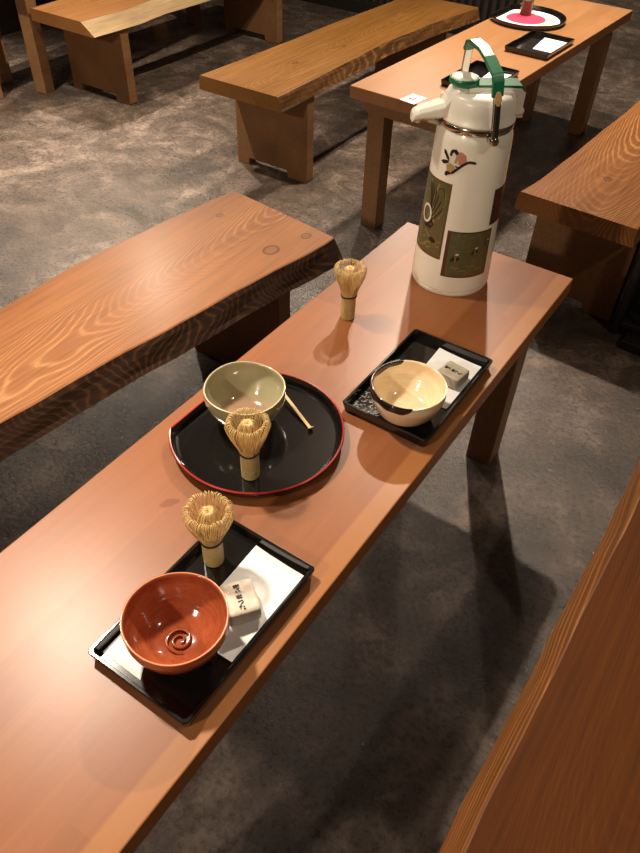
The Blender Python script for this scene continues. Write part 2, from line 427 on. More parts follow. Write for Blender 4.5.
# D: near right
add_bench('reddish brown bench in the lower right corner, nearest to the camera', (0, -.1), 0,
          [(0,.016),(.5,.015),(1.0,.022),(1.5,.022)], [(0,.36),(.7,.38),(1.5,.37)],
          0, 1.50, M['bench_d'], M['edge_d'], (.18, 1.26), (.03, .33), th=.055, bevR=.02, bevL=.024, seed=11)
# E: top left
add_bench('bench in the upper left corner with a pale bare-wood front edge and wide board legs', (-3.07, 2.27), 0,
          [(0,0),(.6,-.01),(1.5,0)], [(0,.325),(.27,.335),(.45,.315),(.70,.325),(1.5,.32)],
          0, 1.5, M['bench_e'], M['sapwood'], (.155, 1.32), (.0, .385), th=.052, bevR=.072, bevL=.004, seed=14)

# black luggage crate beyond bench C
t = thing('luggage_crate', 'black slatted crate on a low plinth at the right edge', 'crate', (-.225, 1.955, 0), -.04)
bm = bmesh.new(); box(bm, .03, .47, 0, .45, 0, .03); obj('plinth', bm, M['black_paint'], t, bevel=.003)
bm = bmesh.new(); box(bm, -.02, 0, .06, .48, 0.0, .32); obj('side_panel', bm, M['black_paint'], t, bevel=.003)
bm = bmesh.new(); box(bm, .44, .46, .06, .44, .03, .32); obj('side_panel', bm, M['black_paint'], t, bevel=.003)
bm = bmesh.new(); box(bm, 0, .44, .06, .44, .03, .05); obj('bottom_panel', bm, M['black_paint'], t, bevel=.003)
for x in (.055, .13, .205, .28, .355):
    bm = bmesh.new(); box(bm, x, x+.022, .06, .075, .05, .30); obj('slat', bm, M['grey_metal'], t, bevel=.002)
bm = bmesh.new(); box(bm, 0, .44, .06, .08, .30, .32); obj('rail', bm, M['black_paint'], t, bevel=.002)

# ------------------------------------------------------------------ trays
def add_tray(label, x0, x1, y0, y1, parent_xf=None, group=None, glints=False):
    cx, cy = (x0+x1)/2, (y0+y1)/2
    w, l = (x1-x0)/2, (y1-y0)/2
    if parent_xf: loc = parent_xf @ Vector((cx, cy, 0)); rz = -.0398
    else: loc = Vector((cx, cy, 0)); rz = 0
    t = thing('serving_tray', label, 'tray', (loc.x, loc.y, TZ), rz, group)
    bm = bmesh.new()
    def loop(a, b, z, c=.004):
        P = [(-a+c,-b),(a-c,-b),(a,-b+c),(a,b-c),(a-c,b),(-a+c,b),(-a,b-c),(-a,-b+c)]
        return [bm.verts.new((x, y, z)) for x, y in P]
    R = [loop(w-.003, l-.003, 0.0004), loop(w, l, .0175), loop(w-.001, l-.001, .0185), loop(w-.004, l-.004, .0185), loop(w-.005, l-.005, .0175), loop(w-.0070, l-.0070, .0045)]
    for a, b in zip(R, R[1:]):
        for k in range(8): bm.faces.new([a[k], a[(k+1)%8], b[(k+1)%8], b[k]])
    bm.faces.new(R[0][::-1]); bm.faces.new(R[-1])
    obj('tray_body', bm, M['lacquer'], t)
    if glints:  # lamp reflection in the lacquer, drawn as fine pale strokes
        bm = bmesh.new(); rr = random.Random(4)
        for i in range(130):
            x = -w+.012+rr.random()*.05; y = -l+.012+rr.random()*.05
            if (x+w)+(y+l) > .085: continue
            a = rr.choice((0, PI/2, .6)); L = rr.uniform(.0008, .003)
            tube(bm, [(x-L*math.cos(a), y-L*math.sin(a), .0047), (x, y+rr.uniform(-.001,.001), .0047), (x+L*math.cos(a), y+L*math.sin(a), .0047)], .00022, 4)
        o = obj('corner_glints', bm, M['paper'], t); o['label'] = 'lamp reflection drawn as fine pale strokes in one corner'
    return t
def add_round_tray(label, x, y, R, chord, z=TZ, rz=0, rim='lacquer_red', H=.018):
    """circle of radius R cut straight along x = chord"""
    t = thing('round_tray', label, 'tray', (x, y, z), rz)
    def outline(r, c):
        a0 = math.acos(max(-1, min(1, c/r)))
        pts = [(r*math.cos(a), r*math.sin(a)) for a in [(-a0)+2*a0*i/72 for i in range(73)]]
        return pts
    bm = bmesh.new()
    def loop(r, c, zz): return [bm.verts.new((px, py, zz)) for px, py in outline(r, c)]
    L = [loop(R-.012, chord+.012, .0004), loop(R-.004, chord+.004, .006), loop(R, chord, H-.002), loop(R-.001, chord+.001, H), loop(R-.0035, chord+.0035, H), loop(R-.006, chord+.006, H-.004), loop(R-.010, chord+.010, .0055), loop(R-.014, chord+.014, .0045)]
    n = len(L[0])
    for a, b in zip(L, L[1:]):
        for k in range(n): bm.faces.new([a[k], a[(k+1)%n], b[(k+1)%n], b[k]])
    bm.faces.new(L[0][::-1]); bm.faces.new(L[-1])
    obj('tray_body', bm, M['lacquer'], t)
    bm = bmesh.new(); pts = outline(R-.0018, chord+.0018); pts = [(a, b, H+.0004) for a, b in pts]
    tube(bm, pts+[pts[0]], .0016, 6)
    obj('rim_line', bm, M[rim], t)
    return t
add_tray('black square tray nearest the camera, holding the orange bowl and a whisk', -.4600, -.3010, .2140, .4740)
add_tray('black square tray under the cream bowl, in front of the air pot', -.4530, -.2920, .7700, 1.0250, glints=True)
add_round_tray('black round tray with a straight cut side and red rim, holding the green bowl', -.5290, .6400, .1400, -.112)

XF = Matrix.Translation((-1.2567, 2.0621, 0)) @ Matrix.Rotation(-.0398, 4, 'Z')
add_tray('black square tray on the rear table, half hidden behind the air pot handle', .221, .382, .186, .437, XF)
add_tray('black square tray on the rear table, lying between the other tray and the round one', .224, .389, .640, .890, XF)
p = XF @ Vector((.125, 1.052, 0))
add_round_tray('round black tray with a pink reflection modelled as a sheet, far end of the rear table', p.x, p.y, .150, -.118, rz=-.0398, rim='lacquer')

def sheet(name, pts, z, label, cat, mat='paper', xf=None, th=.0006, lift=0, group=None):
    if xf: pts = [tuple((xf @ Vector((a, b, 0)))[:2]) for a, b in pts]
    cx = sum(a for a, b in pts)/len(pts); cy = sum(b for a, b in pts)/len(pts)
    bm = bmesh.new()
    q = [(a-cx, b-cy) for a, b in pts]
    if len(q) == 4:
        n = 12; top = []; bot = []
        for i in range(n+1):
            rt, rb = [], []
            for j in range(n+1):
                u, v = i/n, j/n
                x = (q[0][0]*(1-u)+q[1][0]*u)*(1-v)+(q[3][0]*(1-u)+q[2][0]*u)*v
                y = (q[0][1]*(1-u)+q[1][1]*u)*(1-v)+(q[3][1]*(1-u)+q[2][1]*u)*v
                zz = lift*(abs(u-.5)*2)**3*(.4+.6*abs(v-.3))
                rt.append(bm.verts.new((x, y, zz+th))); rb.append(bm.verts.new((x, y, zz)))
            top.append(rt); bot.append(rb)
        for i in range(n):
            for j in range(n):
                bm.faces.new([top[i][j], top[i+1][j], top[i+1][j+1], top[i][j+1]])
                bm.faces.new([bot[i][j], bot[i][j+1], bot[i+1][j+1], bot[i+1][j]])
        for k in range(n):
            for A, B in (((k,0),(k+1,0)), ((n,k),(n,k+1)), ((k+1,n),(k,n)), ((0,k+1),(0,k))):
                bm.faces.new([top[A[0]][A[1]], bot[A[0]][A[1]], bot[B[0]][B[1]], top[B[0]][B[1]]])
    else: extrude_poly(bm, q, 0, th)
    o = obj(name, bm, M[mat]); o.location = (cx, cy, z); o.rotation_euler = (0,0,0)
    return tag(o, label, cat, group) if label else o
FT = TZ+.0047
sheet('paper_or_glare_sheet', [(-.3945,.4632),(-.3115,.4605),(-.3115,.3080),(-.3905,.3080)], FT, 'white folded paper under the wrapped sweet on the tray nearest the camera', 'paper', lift=.003)
sheet('paper_or_glare_sheet', [(-.3930,1.0130),(-.3060,1.0080),(-.3065,.8700),(-.3880,.8720)], FT, 'white paper under the wrapped sweet on the tray by the cream bowl', 'paper', lift=.002)
sheet('paper_or_glare_sheet', [(.292,.402),(.368,.420),(.372,.300),(.310,.225)], FT, 'white paper on the half-hidden tray behind the air pot handle', 'paper', xf=XF)
sheet('paper_or_glare_sheet', [(.280,.872),(.375,.872),(.377,.722),(.300,.722)], FT, 'white paper on the square tray beside the far round tray', 'paper', xf=XF)
# lamp glare in the near tray's corner, modelled as a small white sheet
sheet('paper_or_glare_sheet', [(-.4500,.2285),(-.4500,.320),(-.440,.320),(-.3870,.2285)], FT, 'white lamp glare modelled as a sheet in the left corner of the near tray, partly under the orange bowl', 'paper')
# reflection in the far round tray, modelled as a flat coloured sheet
pc = XF @ Vector((.125, 1.052, 0))
t = thing('reflection_sheet', 'white and pink reflection modelled as a flat sheet in the far round tray', 'paper', (pc.x, pc.y, FT), -.0398)
bm = bmesh.new(); extrude_poly(bm, [(.128*math.cos(a), .128*math.sin(a)) for a in [-2.45+4.9*i/48 for i in range(49)]], 0, .0004); obj('sheet', bm, M['paper'], t)
bm = bmesh.new(); extrude_poly(bm, [(-.005+.078*math.cos(a), .078*math.sin(a)) for a in [2*PI*i/48 for i in range(48)]], .0005, .0007); obj('reflected_disc', bm, M['pink'], t)
bm = bmesh.new()
A = [(math.cos(a), math.sin(a)) for a in [-1.2+2.0*i/24 for i in range(25)]]
extrude_poly(bm, [(-.005+.110*a, .110*b) for a, b in A]+[(-.005+.095*a, .095*b) for a, b in A[::-1]], .0005, .0007); obj('reflected_band', bm, M['pale_orange'], t)

# number card on the rear table
t = thing('number_card', 'small white card marked with a number at the near corner of the rear table', 'card', tuple((XF @ Vector((.218, .030, 0)))[:2])+(TZ,), -.0398-.10)
bm = bmesh.new(); box(bm, -.028, .028, -.035, .035, .0003, .0012); obj('card', bm, M['paper'], t)
bm = bmesh.new()
for a, b in (((.010,-.010),(-.012,-.010)), ((-.012,-.010),(.004,.014)), ((.004,.014),(.004,-.018))):
    tube(bm, [(a[0], a[1], .0014), (b[0], b[1], .0014)], .0016, 4, flat=.3)
obj('digit', bm, M['ink'], t)

# ------------------------------------------------------------------ bowls
def add_bowl(name, label, x, y, z, prof_out, prof_in, mats, mi_split=None, wob=None, extra=None):
    t = thing(name, label, 'bowl', (x, y, z))
    bm = bmesh.new()
    prof = prof_out+prof_in
    # rim rings get the second material
    mi = [0]*(len(prof)-1)
    k = len(prof_out)-1
    for j in (k-1, k): mi[j] = 1
    lathe(bm, prof, 96, wob=wob, mi=mi)
    obj('bowl_body', bm, mats, t, smooth=True)
    return t
def smooth_prof(P, k=5):
    return [(max(0, v.x), v.y) for v in catmull([(a, b, 0) for a, b in P], k)]
def std_profile(R, H, foot, th=.0035, full=.9):
    out = [(0, .003), (foot-.005, .003), (foot-.004, 0), (foot, 0), (foot+.0005, .006)]
    out += smooth_prof([(foot+.0005, .0065), (foot+.016, .012), (R*full*.93, H*.36), (R*.985, H*.70), (R, H-.003), (R-.0008, H-.0008)], 6)
    inn = [(R-th*.6, H-.0003)] + smooth_prof([(R-th, H-.003), (R*.985-th, H*.70), (R*full*.90-th, H*.37+.003), (foot+.006, .0145), (.012, .0095), (0, .009)], 6)
    return out, inn
# orange bowl on the near tray
po, pi_ = std_profile(.0631, .068, .025, full=.88)
def wobO(a, r, z, k): return r*(1+.006*math.sin(2*a+1)+.003*math.sin(5*a)), z+(.0012*math.sin(2*a) if z > .05 else 0)
t = add_bowl('tea_bowl', 'orange-red glazed tea bowl on the tray nearest the camera', -.3780, .2905, FT+.0008, po, pi_, [M['orange_glaze'], M['orange_rim']], wob=wobO)
bm = bmesh.new()
pts = []
for i in range(70):
    s = i/69; a = -.6+s*4.0*PI; r = .0035+.0145*s; pts.append((r*math.cos(a), r*math.sin(a), .0112+ (r/.03)**2*.0058))
tube(bm, pts, [.0010+.0012*math.sin(PI*i/69) for i in range(70)], 6, flat=.8)
o = obj('swirl_ridge', bm, M['orange_glaze'], t, smooth=True)
# green bowl
po, pi_ = std_profile(.0645, .070, .028, full=.88)
def wobG(a, r, z, k): return r*(1+.008*math.sin(2*a+.5)), z+(.0015*math.sin(3*a) if z > .06 else 0)
add_bowl('tea_bowl', 'olive green celadon tea bowl on the round black tray', -.5647, .6564, FT+.0004, po, pi_, [M['celadon'], M['celadon_rim']], wob=wobG)
# cream bowl
po, pi_ = std_profile(.0615, .067, .027, full=.90)
t = add_bowl('tea_bowl', 'cream tea bowl with black glaze drips over the rim in front of the air pot', -.3580, .8190, FT+.0008, po, pi_, [M['cream_glaze'], M['cream_glaze']])
PO, PI2 = po, pi_
def rim_patch(a0, a1, depth_out, depth_in, name='glaze_patch'):
    """dark glaze lying over the rim: follows the outer and inner profile"""
    bm = bmesh.new(); n = 36
    outp = [p for p in PO if p[1] > .02]; inp = [p for p in PI2 if p[1] > .02]
    def at(prof, z, off):
        pr = sorted(prof, key=lambda q: q[1])
        for (r0, z0), (r1, z1) in zip(pr, pr[1:]):
            if z0 <= z <= z1: return r0+(r1-r0)*((z-z0)/max(1e-6, z1-z0))+off
        return pr[-1][0]+off
    rows = []
    for i in range(n+1):
        s = i/n; a = a0+(a1-a0)*s; e = math.sin(PI*s)**.45
        e2 = e*(1+.18*math.sin(s*9)+.1*math.sin(s*23)); row = []
        do, di = depth_out*e2+.0005, depth_in*e*(1+.15*math.sin(s*13+1))+.0005
        for k in range(6):
            z = .0660-do*(1-k/5); row.append((at(outp, z, .0005), z))
        row.append((.0603, .0674))
        for k in range(6):
            z = .0658-di*(k/5); row.append((at(inp, z, -.0005), z))
        rows.append([bm.verts.new((r*math.cos(a), r*math.sin(a), z)) for r, z in row])
    for A, B in zip(rows, rows[1:]):
        for k in range(len(A)-1): bm.faces.new([A[k], A[k+1], B[k+1], B[k]])
    o = obj(name, bm, M['black_glaze'], t, smooth=True); o['label'] = 'black glaze patch over the rim'
    s_ = o.modifiers.new('solid', 'SOLIDIFY'); s_.thickness = .0003; s_.offset = -1
rim_patch(math.radians(128), math.radians(212), .010, .010)
rim_patch(math.radians(198), math.radians(304), .014, .008)

# ------------------------------------------------------------------ whisks
def make_whisk(label, x, y, z, lean=(0, 0), flare=.030, thread='thread', Hh=.050, seed=1, group=None):
    rnd = random.Random(seed)
    t = thing('tea_whisk', label, 'whisk', (x, y, z)); t.rotation_euler = (lean[0], lean[1], rnd.uniform(0, 6))
    bm = bmesh.new(); r = .0140
    lathe(bm, [(0, .002), (r-.003, .002), (r-.002, 0), (r, .001), (r+.0002, .018), (r-.0004, .0185), (r+.0002, .019), (r, Hh-.004), (r+.0003, Hh), (r-.003, Hh), (0, Hh-.002)], 32)
    obj('handle', bm, M['bamboo_green'], t, smooth=False)
    bm = bmesh.new()
    n = 72
    for i in range(n):
        a = 2*PI*i/n+rnd.uniform(-.02, .02); fl = flare*rnd.uniform(.95, 1.05); top = rnd.uniform(-.001, .002)
        P = [(r-.0015, Hh-.003), (r+.0006, Hh+.006), (fl*.64, Hh+.020), (fl*.83, Hh+.035), (fl*.97, Hh+.048+top), (fl*1.0, Hh+.056+top), (fl*.92, Hh+.0615+top), (fl*.78, Hh+.062+top), (fl*.70, Hh+.057+top)]
        pts = [(q.x*math.cos(a), q.x*math.sin(a), q.y) for q in catmull([(u, v, 0) for u, v in P], 3)]
        m_ = len(pts); tube(bm, pts, [.00085-.0005*k/m_ for k in range(m_)], 4)
    o = obj('outer_tines', bm, M['bamboo'], t, smooth=True); o['kind'] = 'stuff'
    bm = bmesh.new()
    for i in range(30):
        a = 2*PI*i/30; fl = .0150*rnd.uniform(.8, 1.12)
        P = [(r-.005, Hh-.003), (.0085, Hh+.012), (fl, Hh+.034), (fl*.88, Hh+.050), (fl*.45, Hh+.060), (.001, Hh+.054+rnd.uniform(0, .004))]
        pts = [(q.x*math.cos(a+.5*(q.y-Hh)*8), q.x*math.sin(a+.5*(q.y-Hh)*8), q.y) for q in catmull([(u, v, 0) for u, v in P], 3)]
        m_ = len(pts); tube(bm, pts, [.0010-.0005*k/m_ for k in range(m_)], 4)
    o = obj('inner_tines', bm, M['bamboo'], t, smooth=True); o['kind'] = 'stuff'
    bm = bmesh.new(); R_ = r+.0012
    for zz in (Hh+.0005, Hh+.002):
        pts = [(R_*math.cos(a), R_*math.sin(a), zz+.0006*math.sin(3*a)) for a in [2*PI*i/36 for i in range(37)]]
        tube(bm, pts, .0008, 5)
    tube(bm, [(R_, 0, Hh+.001), (R_+.002, .001, Hh+.006), (R_+.001, .003, Hh+.011)], .0006, 4)
    obj('binding_thread', bm, M[thread], t)
    return t
make_whisk('bamboo tea whisk standing alone on the bare table left of the air pot', -.5875, 1.0010, TZ+.0004, flare=.029, seed=1)
make_whisk('bamboo tea whisk standing on the round tray against the green bowl', -.4835, .5640, FT+.0006, flare=.0315, seed=2)
make_whisk('bamboo tea whisk standing on the near tray behind the orange bowl', -.4275, .4120, FT+.0004, flare=.0315, Hh=.046, seed=3)
pw = XF @ Vector((.0950, 1.100, 0))
t = thing('bamboo_cup', 'dark brown bamboo cup standing in the far round tray, cut off by the photo top', 'cup', (pw.x, pw.y, FT+.0009))
bm = bmesh.new(); lathe(bm, [(0, 0), (.0215, 0), (.0225, .002), (.0228, .05), (.0240, .0505), (.0240, .053), (.0230, .0535), (.0245, .115), (.0225, .115), (.0205, .053), (.0195, .006), (0, .006)], 40)
obj('cup_body', bm, M['brown_bamboo'], t, smooth=True)

# tea scoop leaning from the green bowl
t = thing('tea_scoop', 'slender bamboo tea scoop lying on the round tray beside the green bowl', 'scoop', (-.4700, .7000, TZ+.0012))
bm = bmesh.new()
a_ = Vector((-.5120, .7480, 0))-Vector((-.4700, .7000, 0))
P = [(.0075, -.0040, .0115), (.0040, -.0020, .0068), (-.001, .0006, .0060), (-.016, .0070, .0075), (-.050, .0220, .0115), (-.090, .0395, .0160), (-.135, .0595, .0208)]
pp = catmull(P, 5)
strap(bm, pp, (.40, .915, 0), [(.0085 if i < 7 else .0052) for i in range(len(pp))], .0013)
obj('scoop_body', bm, M['scoop'], t)

# ------------------------------------------------------------------ wrapped sweets
def wrap_mat():
    m = N('sweet_wrapper_paper')
    a = m.noise(m.map(), 60, 4, .6); b = m.noise(m.map((1,1,1), (3,0,0)), 38, 2)
    c = m.mix(m.ramp(a, [(.3, 0), (.7, 1)]), srgb(206, 188, 168), srgb(228, 214, 196))
    c = m.mix(m.ramp(b, [(.58, 0), (.72, .55)]), c, srgb(214, 160, 150))
    m.col(c); m.set(Roughness=.5); m.bump(a, .5, .002); return m.m
M['wrapper'] = wrap_mat()
def wrap_mat2():
    m = N('grey_sweet_wrapper_paper')
    a = m.noise(m.map(), 60, 4, .6)
    m.col(m.mix(m.ramp(a, [(.3, 0), (.7, 1)]), srgb(178, 164, 142), srgb(204, 192, 170))); m.set(Roughness=.5); m.bump(a, .5, .002); return m.m
M['wrapper2'] = wrap_mat2()
def add_sweet(label, x, y, z, rz, sx, sy, sz, mat, seed):
    t = thing('wrapped_sweet', label, 'sweet', (x, y, z), rz)
    rnd = random.Random(seed); bm = bmesh.new()
    bmesh.ops.create_cube(bm, size=1); bmesh.ops.subdivide_edges(bm, edges=bm.edges, cuts=7, use_grid_fill=True)
    for v in bm.verts:
        c = v.co; q = Vector((max(-.42, min(.42, c.x)), max(-.42, min(.42, c.y)), max(-.40, min(.40, c.z))))
        d = c-q
        if d.length > 0: c = q+d.normalized()*min(d.length, .09)
        v.co = Vector((c.x*sx, c.y*sy, (c.z+.5)*sz)) + Vector((rnd.uniform(-1,1), rnd.uniform(-1,1), rnd.uniform(-.5,.5)*(1 if c.z > -.3 else 0)))*.00045
        v.co.z = max(0, v.co.z)
    # folded flap on the front side
    obj('wrapper', bm, mat, t, smooth=True)
    bm = bmesh.new()
    a = [(-sx*.36, -sy*.5-.0008, sz*.12), (sx*.36, -sy*.5-.0008, sz*.10), (sx*.12, -sy*.5-.0016, sz*.78), (-sx*.16, -sy*.5-.0014, sz*.82)]
    f1 = [bm.verts.new(p) for p in a]; f2 = [bm.verts.new((p[0], p[1]+.0008, p[2])) for p in a]
    bm.faces.new(f1); bm.faces.new(f2[::-1])
    for i in range(4): bm.faces.new([f1[i], f2[i], f2[(i+1)%4], f1[(i+1)%4]])
    obj('folded_flap', bm, mat, t)
    # column of small brushed characters on the top face
    bm = bmesh.new(); zt = sz+.0004
    G = [[((-1,.6),(1,.7)),((-1,0),(1,.1)),((0,1),(-.1,-1)),((-.1,-1),(.9,-.7)),((-.8,.9),(-.6,-.8))],
         [((-.6,.5),(-.2,-.3)),((.3,.6),(.7,-.1))],
         [((-.9,.5),(.9,.5)),((-.2,1),(-.3,-.9)),((.5,.8),(.4,-.9)),((-.8,-.3),(.9,-.4)),((-.9,.1),(.2,-.1))],
         [((-.8,.4),(.5,.6)),((.5,.6),(.7,-.2)),((.7,-.2),(-.3,-.9))],
         [((-.9,.5),(.1,.6)),((-.4,1),(-.7,-.8)),((.3,.2),(.8,.1)),((.2,-.7),(.9,-.8))]]
    n = len(G); L = sx*.78; h = L/n*.46
    for i, g in enumerate(G):
        cx = -L/2+L*(i+.5)/n; cy = -.001
        for (ax, ay), (bx_, by_) in g:
            # text column runs along +x; glyphs are upright towards -x
            p = lambda u, v: (cx-v*h, cy+u*h*1.15, zt)
            tube(bm, [p(ax, ay), p((ax+bx_)/2+.06, (ay+by_)/2), p(bx_, by_)], [.00085, .0007, .0005], 4)
    obj('brushed_characters', bm, M['ink'], t)
    return t
add_sweet('pinkish white wrapped sweet with brushed writing, beside the orange bowl', -.3500, .3740, FT+.0032, math.radians(-36), .050, .042, .024, M['wrapper'], 1)
add_sweet('small sweet wrapped in greyish paper with brushed writing, beside the cream bowl', -.3330, .9430, FT+.0024, math.radians(-7), .043, .040, .022, M['wrapper2'], 2)

# ------------------------------------------------------------------ air pot
AX, AY = -.4935, 1.2520
pot = thing('air_pot', 'tall cream air pot with crane pictures, green handle and spout on the foreground table', 'air pot', (AX, AY, TZ+.0005))
def rad(h): return .0800-(.0800-.0695)*h/.30 if h < .3 else .0695-.0055*((h-.3)/.02)**2
bm = bmesh.new()
lathe(bm, [(0, .001), (.071, .001), (.0772, .0), (.0788, .004), (.0790, .008), (.0780, .0088), (.0794, .0105)]+[(rad(h), h) for h in (.013, .05, .1, .15, .2, .25, .3, .307, .313, .318)]+[(.0610, .3185), (0, .3185)], 96)
obj('body', bm, M['cream'], pot, smooth=True).modifiers.new('e', 'EDGE_SPLIT').split_angle = math.radians(40)
bm = bmesh.new(); lathe(bm, [(.0600, .3186), (.0655, .3186), (.0668, .3205), (.0668, .3285), (.0655, .3305), (.0600, .3305)], 96)
rings_close = bm
obj('chrome_band', bm, M['chrome'], pot, smooth=True)
SA = math.radians(-141); PA = math.radians(-42)
U_ = Vector((math.cos(SA), math.sin(SA), 0)); V_ = Vector((math.cos(PA), math.sin(PA), 0)); Z_ = Vector((0, 0, 1))
S_ = Vector((-math.sin(SA), math.cos(SA), 0))
L3 = lambda u, v, w: U_*u+S_*v+Z_*w
UB = Vector((math.sin(PA), -math.cos(PA), 0))   # the way the raised handle leans
# lid: rounded drum, slightly narrower at its top
bm = bmesh.new()
lathe(bm, [(0, .3308), (.0640, .3308), (.0672, .3325), (.0672, .335), (.0650, .338), (.0640, .352), (.0620, .367), (.0585, .3745), (.0535, .378), (.030, .380), (0, .3805)], 96)
obj('lid', bm, M['cream_plastic'], pot, smooth=True)
# spout: lofted from the lid, steep then reaching out
bm = bmesh.new(); secs = [(.030, .345, .388, .025), (.046, .343, .386, .0245), (.056, .338, .376, .0235), (.067, .334, .3600, .0225), (.090, .332, .3530, .0195), (.108, .330, .3475, .0165), (.116, .327, .3440, .0145), (.1195, .323, .3385, .0125)]
rings = []
for u, zb, zt_, hw in secs:
    P = [(-hw*.75, zb), (-hw, zb+.004), (-hw, zt_-.006), (-hw*.62, zt_), (hw*.62, zt_), (hw, zt_-.006), (hw, zb+.004), (hw*.75, zb)]
    rings.append([bm.verts.new(L3(u, v, w)) for v, w in P])
for a, b in zip(rings, rings[1:]):
    for k in range(8): bm.faces.new([a[k], a[(k+1)%8], b[(k+1)%8], b[k]])
bm.faces.new(rings[0][::-1]); bm.faces.new(rings[-1])
o = obj('spout', bm, M['cream_plastic'], pot, bevel=.0022)
bm = bmesh.new(); tube(bm, [L3(.106, 0, .333), L3(.108, 0, .325), L3(.1085, 0, .321)], [.006, .0055, .005], 20); nz = obj('nozzle', bm, M['cream_plastic'], pot, smooth=True)
bm = bmesh.new(); tube(bm, [L3(.080, 0, .338), L3(.100, 0, .331), L3(.066, 0, .325)], [.008, .007, .010], 12)
obj('spout_underside', bm, M['chrome'], pot, smooth=True)
bm = bmesh.new(); tube(bm, [L3(.064, -.016, .362), L3(.067, -.016, .365)], .0035, 10); obj('lock_tab', bm, M['cream_plastic'], pot, smooth=True)
# lever arm over the lid with green top, up to the hinge
bm = bmesh.new()
prof = [(-.074, .340), (-.074, .378), (-.066, .3855), (.020, .3865), (.036, .384), (.036, .372), (-.058, .372), (-.062, .338)]
a = [bm.verts.new(L3(u, -.019, w)) for u, w in prof]; b = [bm.verts.new(L3(u, .019, w)) for u, w in prof]
for i in range(len(prof)): bm.faces.new([a[i], a[(i+1)%8], b[(i+1)%8], b[i]])
bm.faces.new(a); bm.faces.new(b[::-1]); obj('pump_lever', bm, M['cream_plastic'], pot, bevel=.003)
bm = bmesh.new()
prof = [(-.073, .381), (-.065, .3895), (.022, .3905), (.022, .3872), (-.064, .3862), (-.0715, .378)]
a = [bm.verts.new(L3(u, -.0195, w)) for u, w in prof]; b = [bm.verts.new(L3(u, .0195, w)) for u, w in prof]
for i in range(6): bm.faces.new([a[i], a[(i+1)%6], b[(i+1)%6], b[i]])
bm.faces.new(a); bm.faces.new(b[::-1]); o = obj('lever_cover', bm, M['green'], pot, bevel=.001)
bm = bmesh.new(); tube(bm, [L3(-.070, -.016, .345), L3(-.070, .016, .345)], .008, 16); obj('hinge', bm, M['cream_plastic'], pot, smooth=True)
bm = bmesh.new(); box(bm, -.007, .007, -.004, .004, -.004, .004)
bmesh.ops.transform(bm, verts=bm.verts, matrix=Matrix.Translation(L3(-.0745, 0, .333)) @ Matrix.Rotation(SA, 4, 'Z')); obj('lid_latch', bm, M['cream_plastic'], pot, bevel=.001)
# round push button
bm = bmesh.new(); lathe(bm, [(0, .386), (.022, .386), (.0255, .389), (.0265, .393), (.0262, .3965), (.0245, .3985), (.0235, .3975), (0, .397)], 48)
bmesh.ops.translate(bm, verts=bm.verts, vec=L3(.034, 0, 0)); b0 = obj('push_button', bm, M['green'], pot, smooth=True)
bm = bmesh.new(); lathe(bm, [(0, .3972), (.0232, .3978), (.0225, .3990), (.015, .3998), (0, .4002)], 48)
bmesh.ops.translate(bm, verts=bm.verts, vec=L3(.034, 0, 0)); obj('button_disc', bm, M['cream_plastic'], b0, smooth=True)
# handle pivots and bail
TL_ = math.radians(6)
def HB(v, w): # v along the pivot axis, w up along the tilted bail
    return V_*v+UB*(w*math.sin(TL_))+Z_*(.318+w*math.cos(TL_))
for s in (1, -1):
    bm = bmesh.new(); tube(bm, [HB(s*.066, 0), HB(s*.078, 0), HB(s*.0835, 0), HB(s*.0850, 0)], [.0085, .0085, .0075, .004], 24)
    o = obj('pivot_knob', bm, M['chrome'], pot, smooth=True)
hd = [(.0795, -.002), (.0790, .03), (.0775, .062), (.0745, .082)]
gr = [(.0755, .074), (.0740, .098), (.0690, .107), (.032, .122), (.008, .1285), (-.030, .1295), (-.045, .125), (-.055, .110)]
hr = [(-.054, .110), (-.062, .085), (-.072, .050), (-.0790, -.002)]
wd = UB*math.cos(TL_)-Z_*math.sin(TL_)
def lin(P, k=4):
    out = []
    for (a, b), (c, d) in zip(P, P[1:]):
        for j in range(k): out.append((a+(c-a)*j/k, b+(d-b)*j/k))
    return out+[P[-1]]
hdl = bpy.data.objects.new('handle', None)
bm = bmesh.new(); strap(bm, [HB(v, w) for v, w in lin(gr)], wd, .020, .0065); hg = obj('handle', bm, M['green'], pot, bevel=.0018)
bpy.data.objects.remove(hdl)
bm = bmesh.new(); strap(bm, [HB(v, w) for v, w in lin(hd)], wd, .013, .005); obj('handle_arm', bm, M['dark_chrome'], hg, bevel=.001)
bm = bmesh.new(); strap(bm, [HB(v+.0032, w)+wd*.0042 for v, w in lin(hd)], wd, .0045, .0022); obj('arm_trim', bm, M['chrome'], hg)
bm = bmesh.new(); strap(bm, [HB(v, w) for v, w in lin(hr)], wd, .014, .005); obj('handle_arm', bm, M['chrome'], hg, bevel=.001)
bm = bmesh.new(); strap(bm, [HB(v-.0045, w-.0005) for v, w in lin([(.0755, .074),(.0735,.090),(.066,.101)])], wd, .012, .002); obj('handle_lining', bm, M['dark_chrome'], hg)
bm = bmesh.new(); strap(bm, [HB(.0795, .060), HB(.0800, .068), HB(.0790, .076), HB(.0775, .083)], wd, [.006, .013, .012, .006], .0045); obj('handle_clip', bm, M['scoop'], hg, bevel=.001)

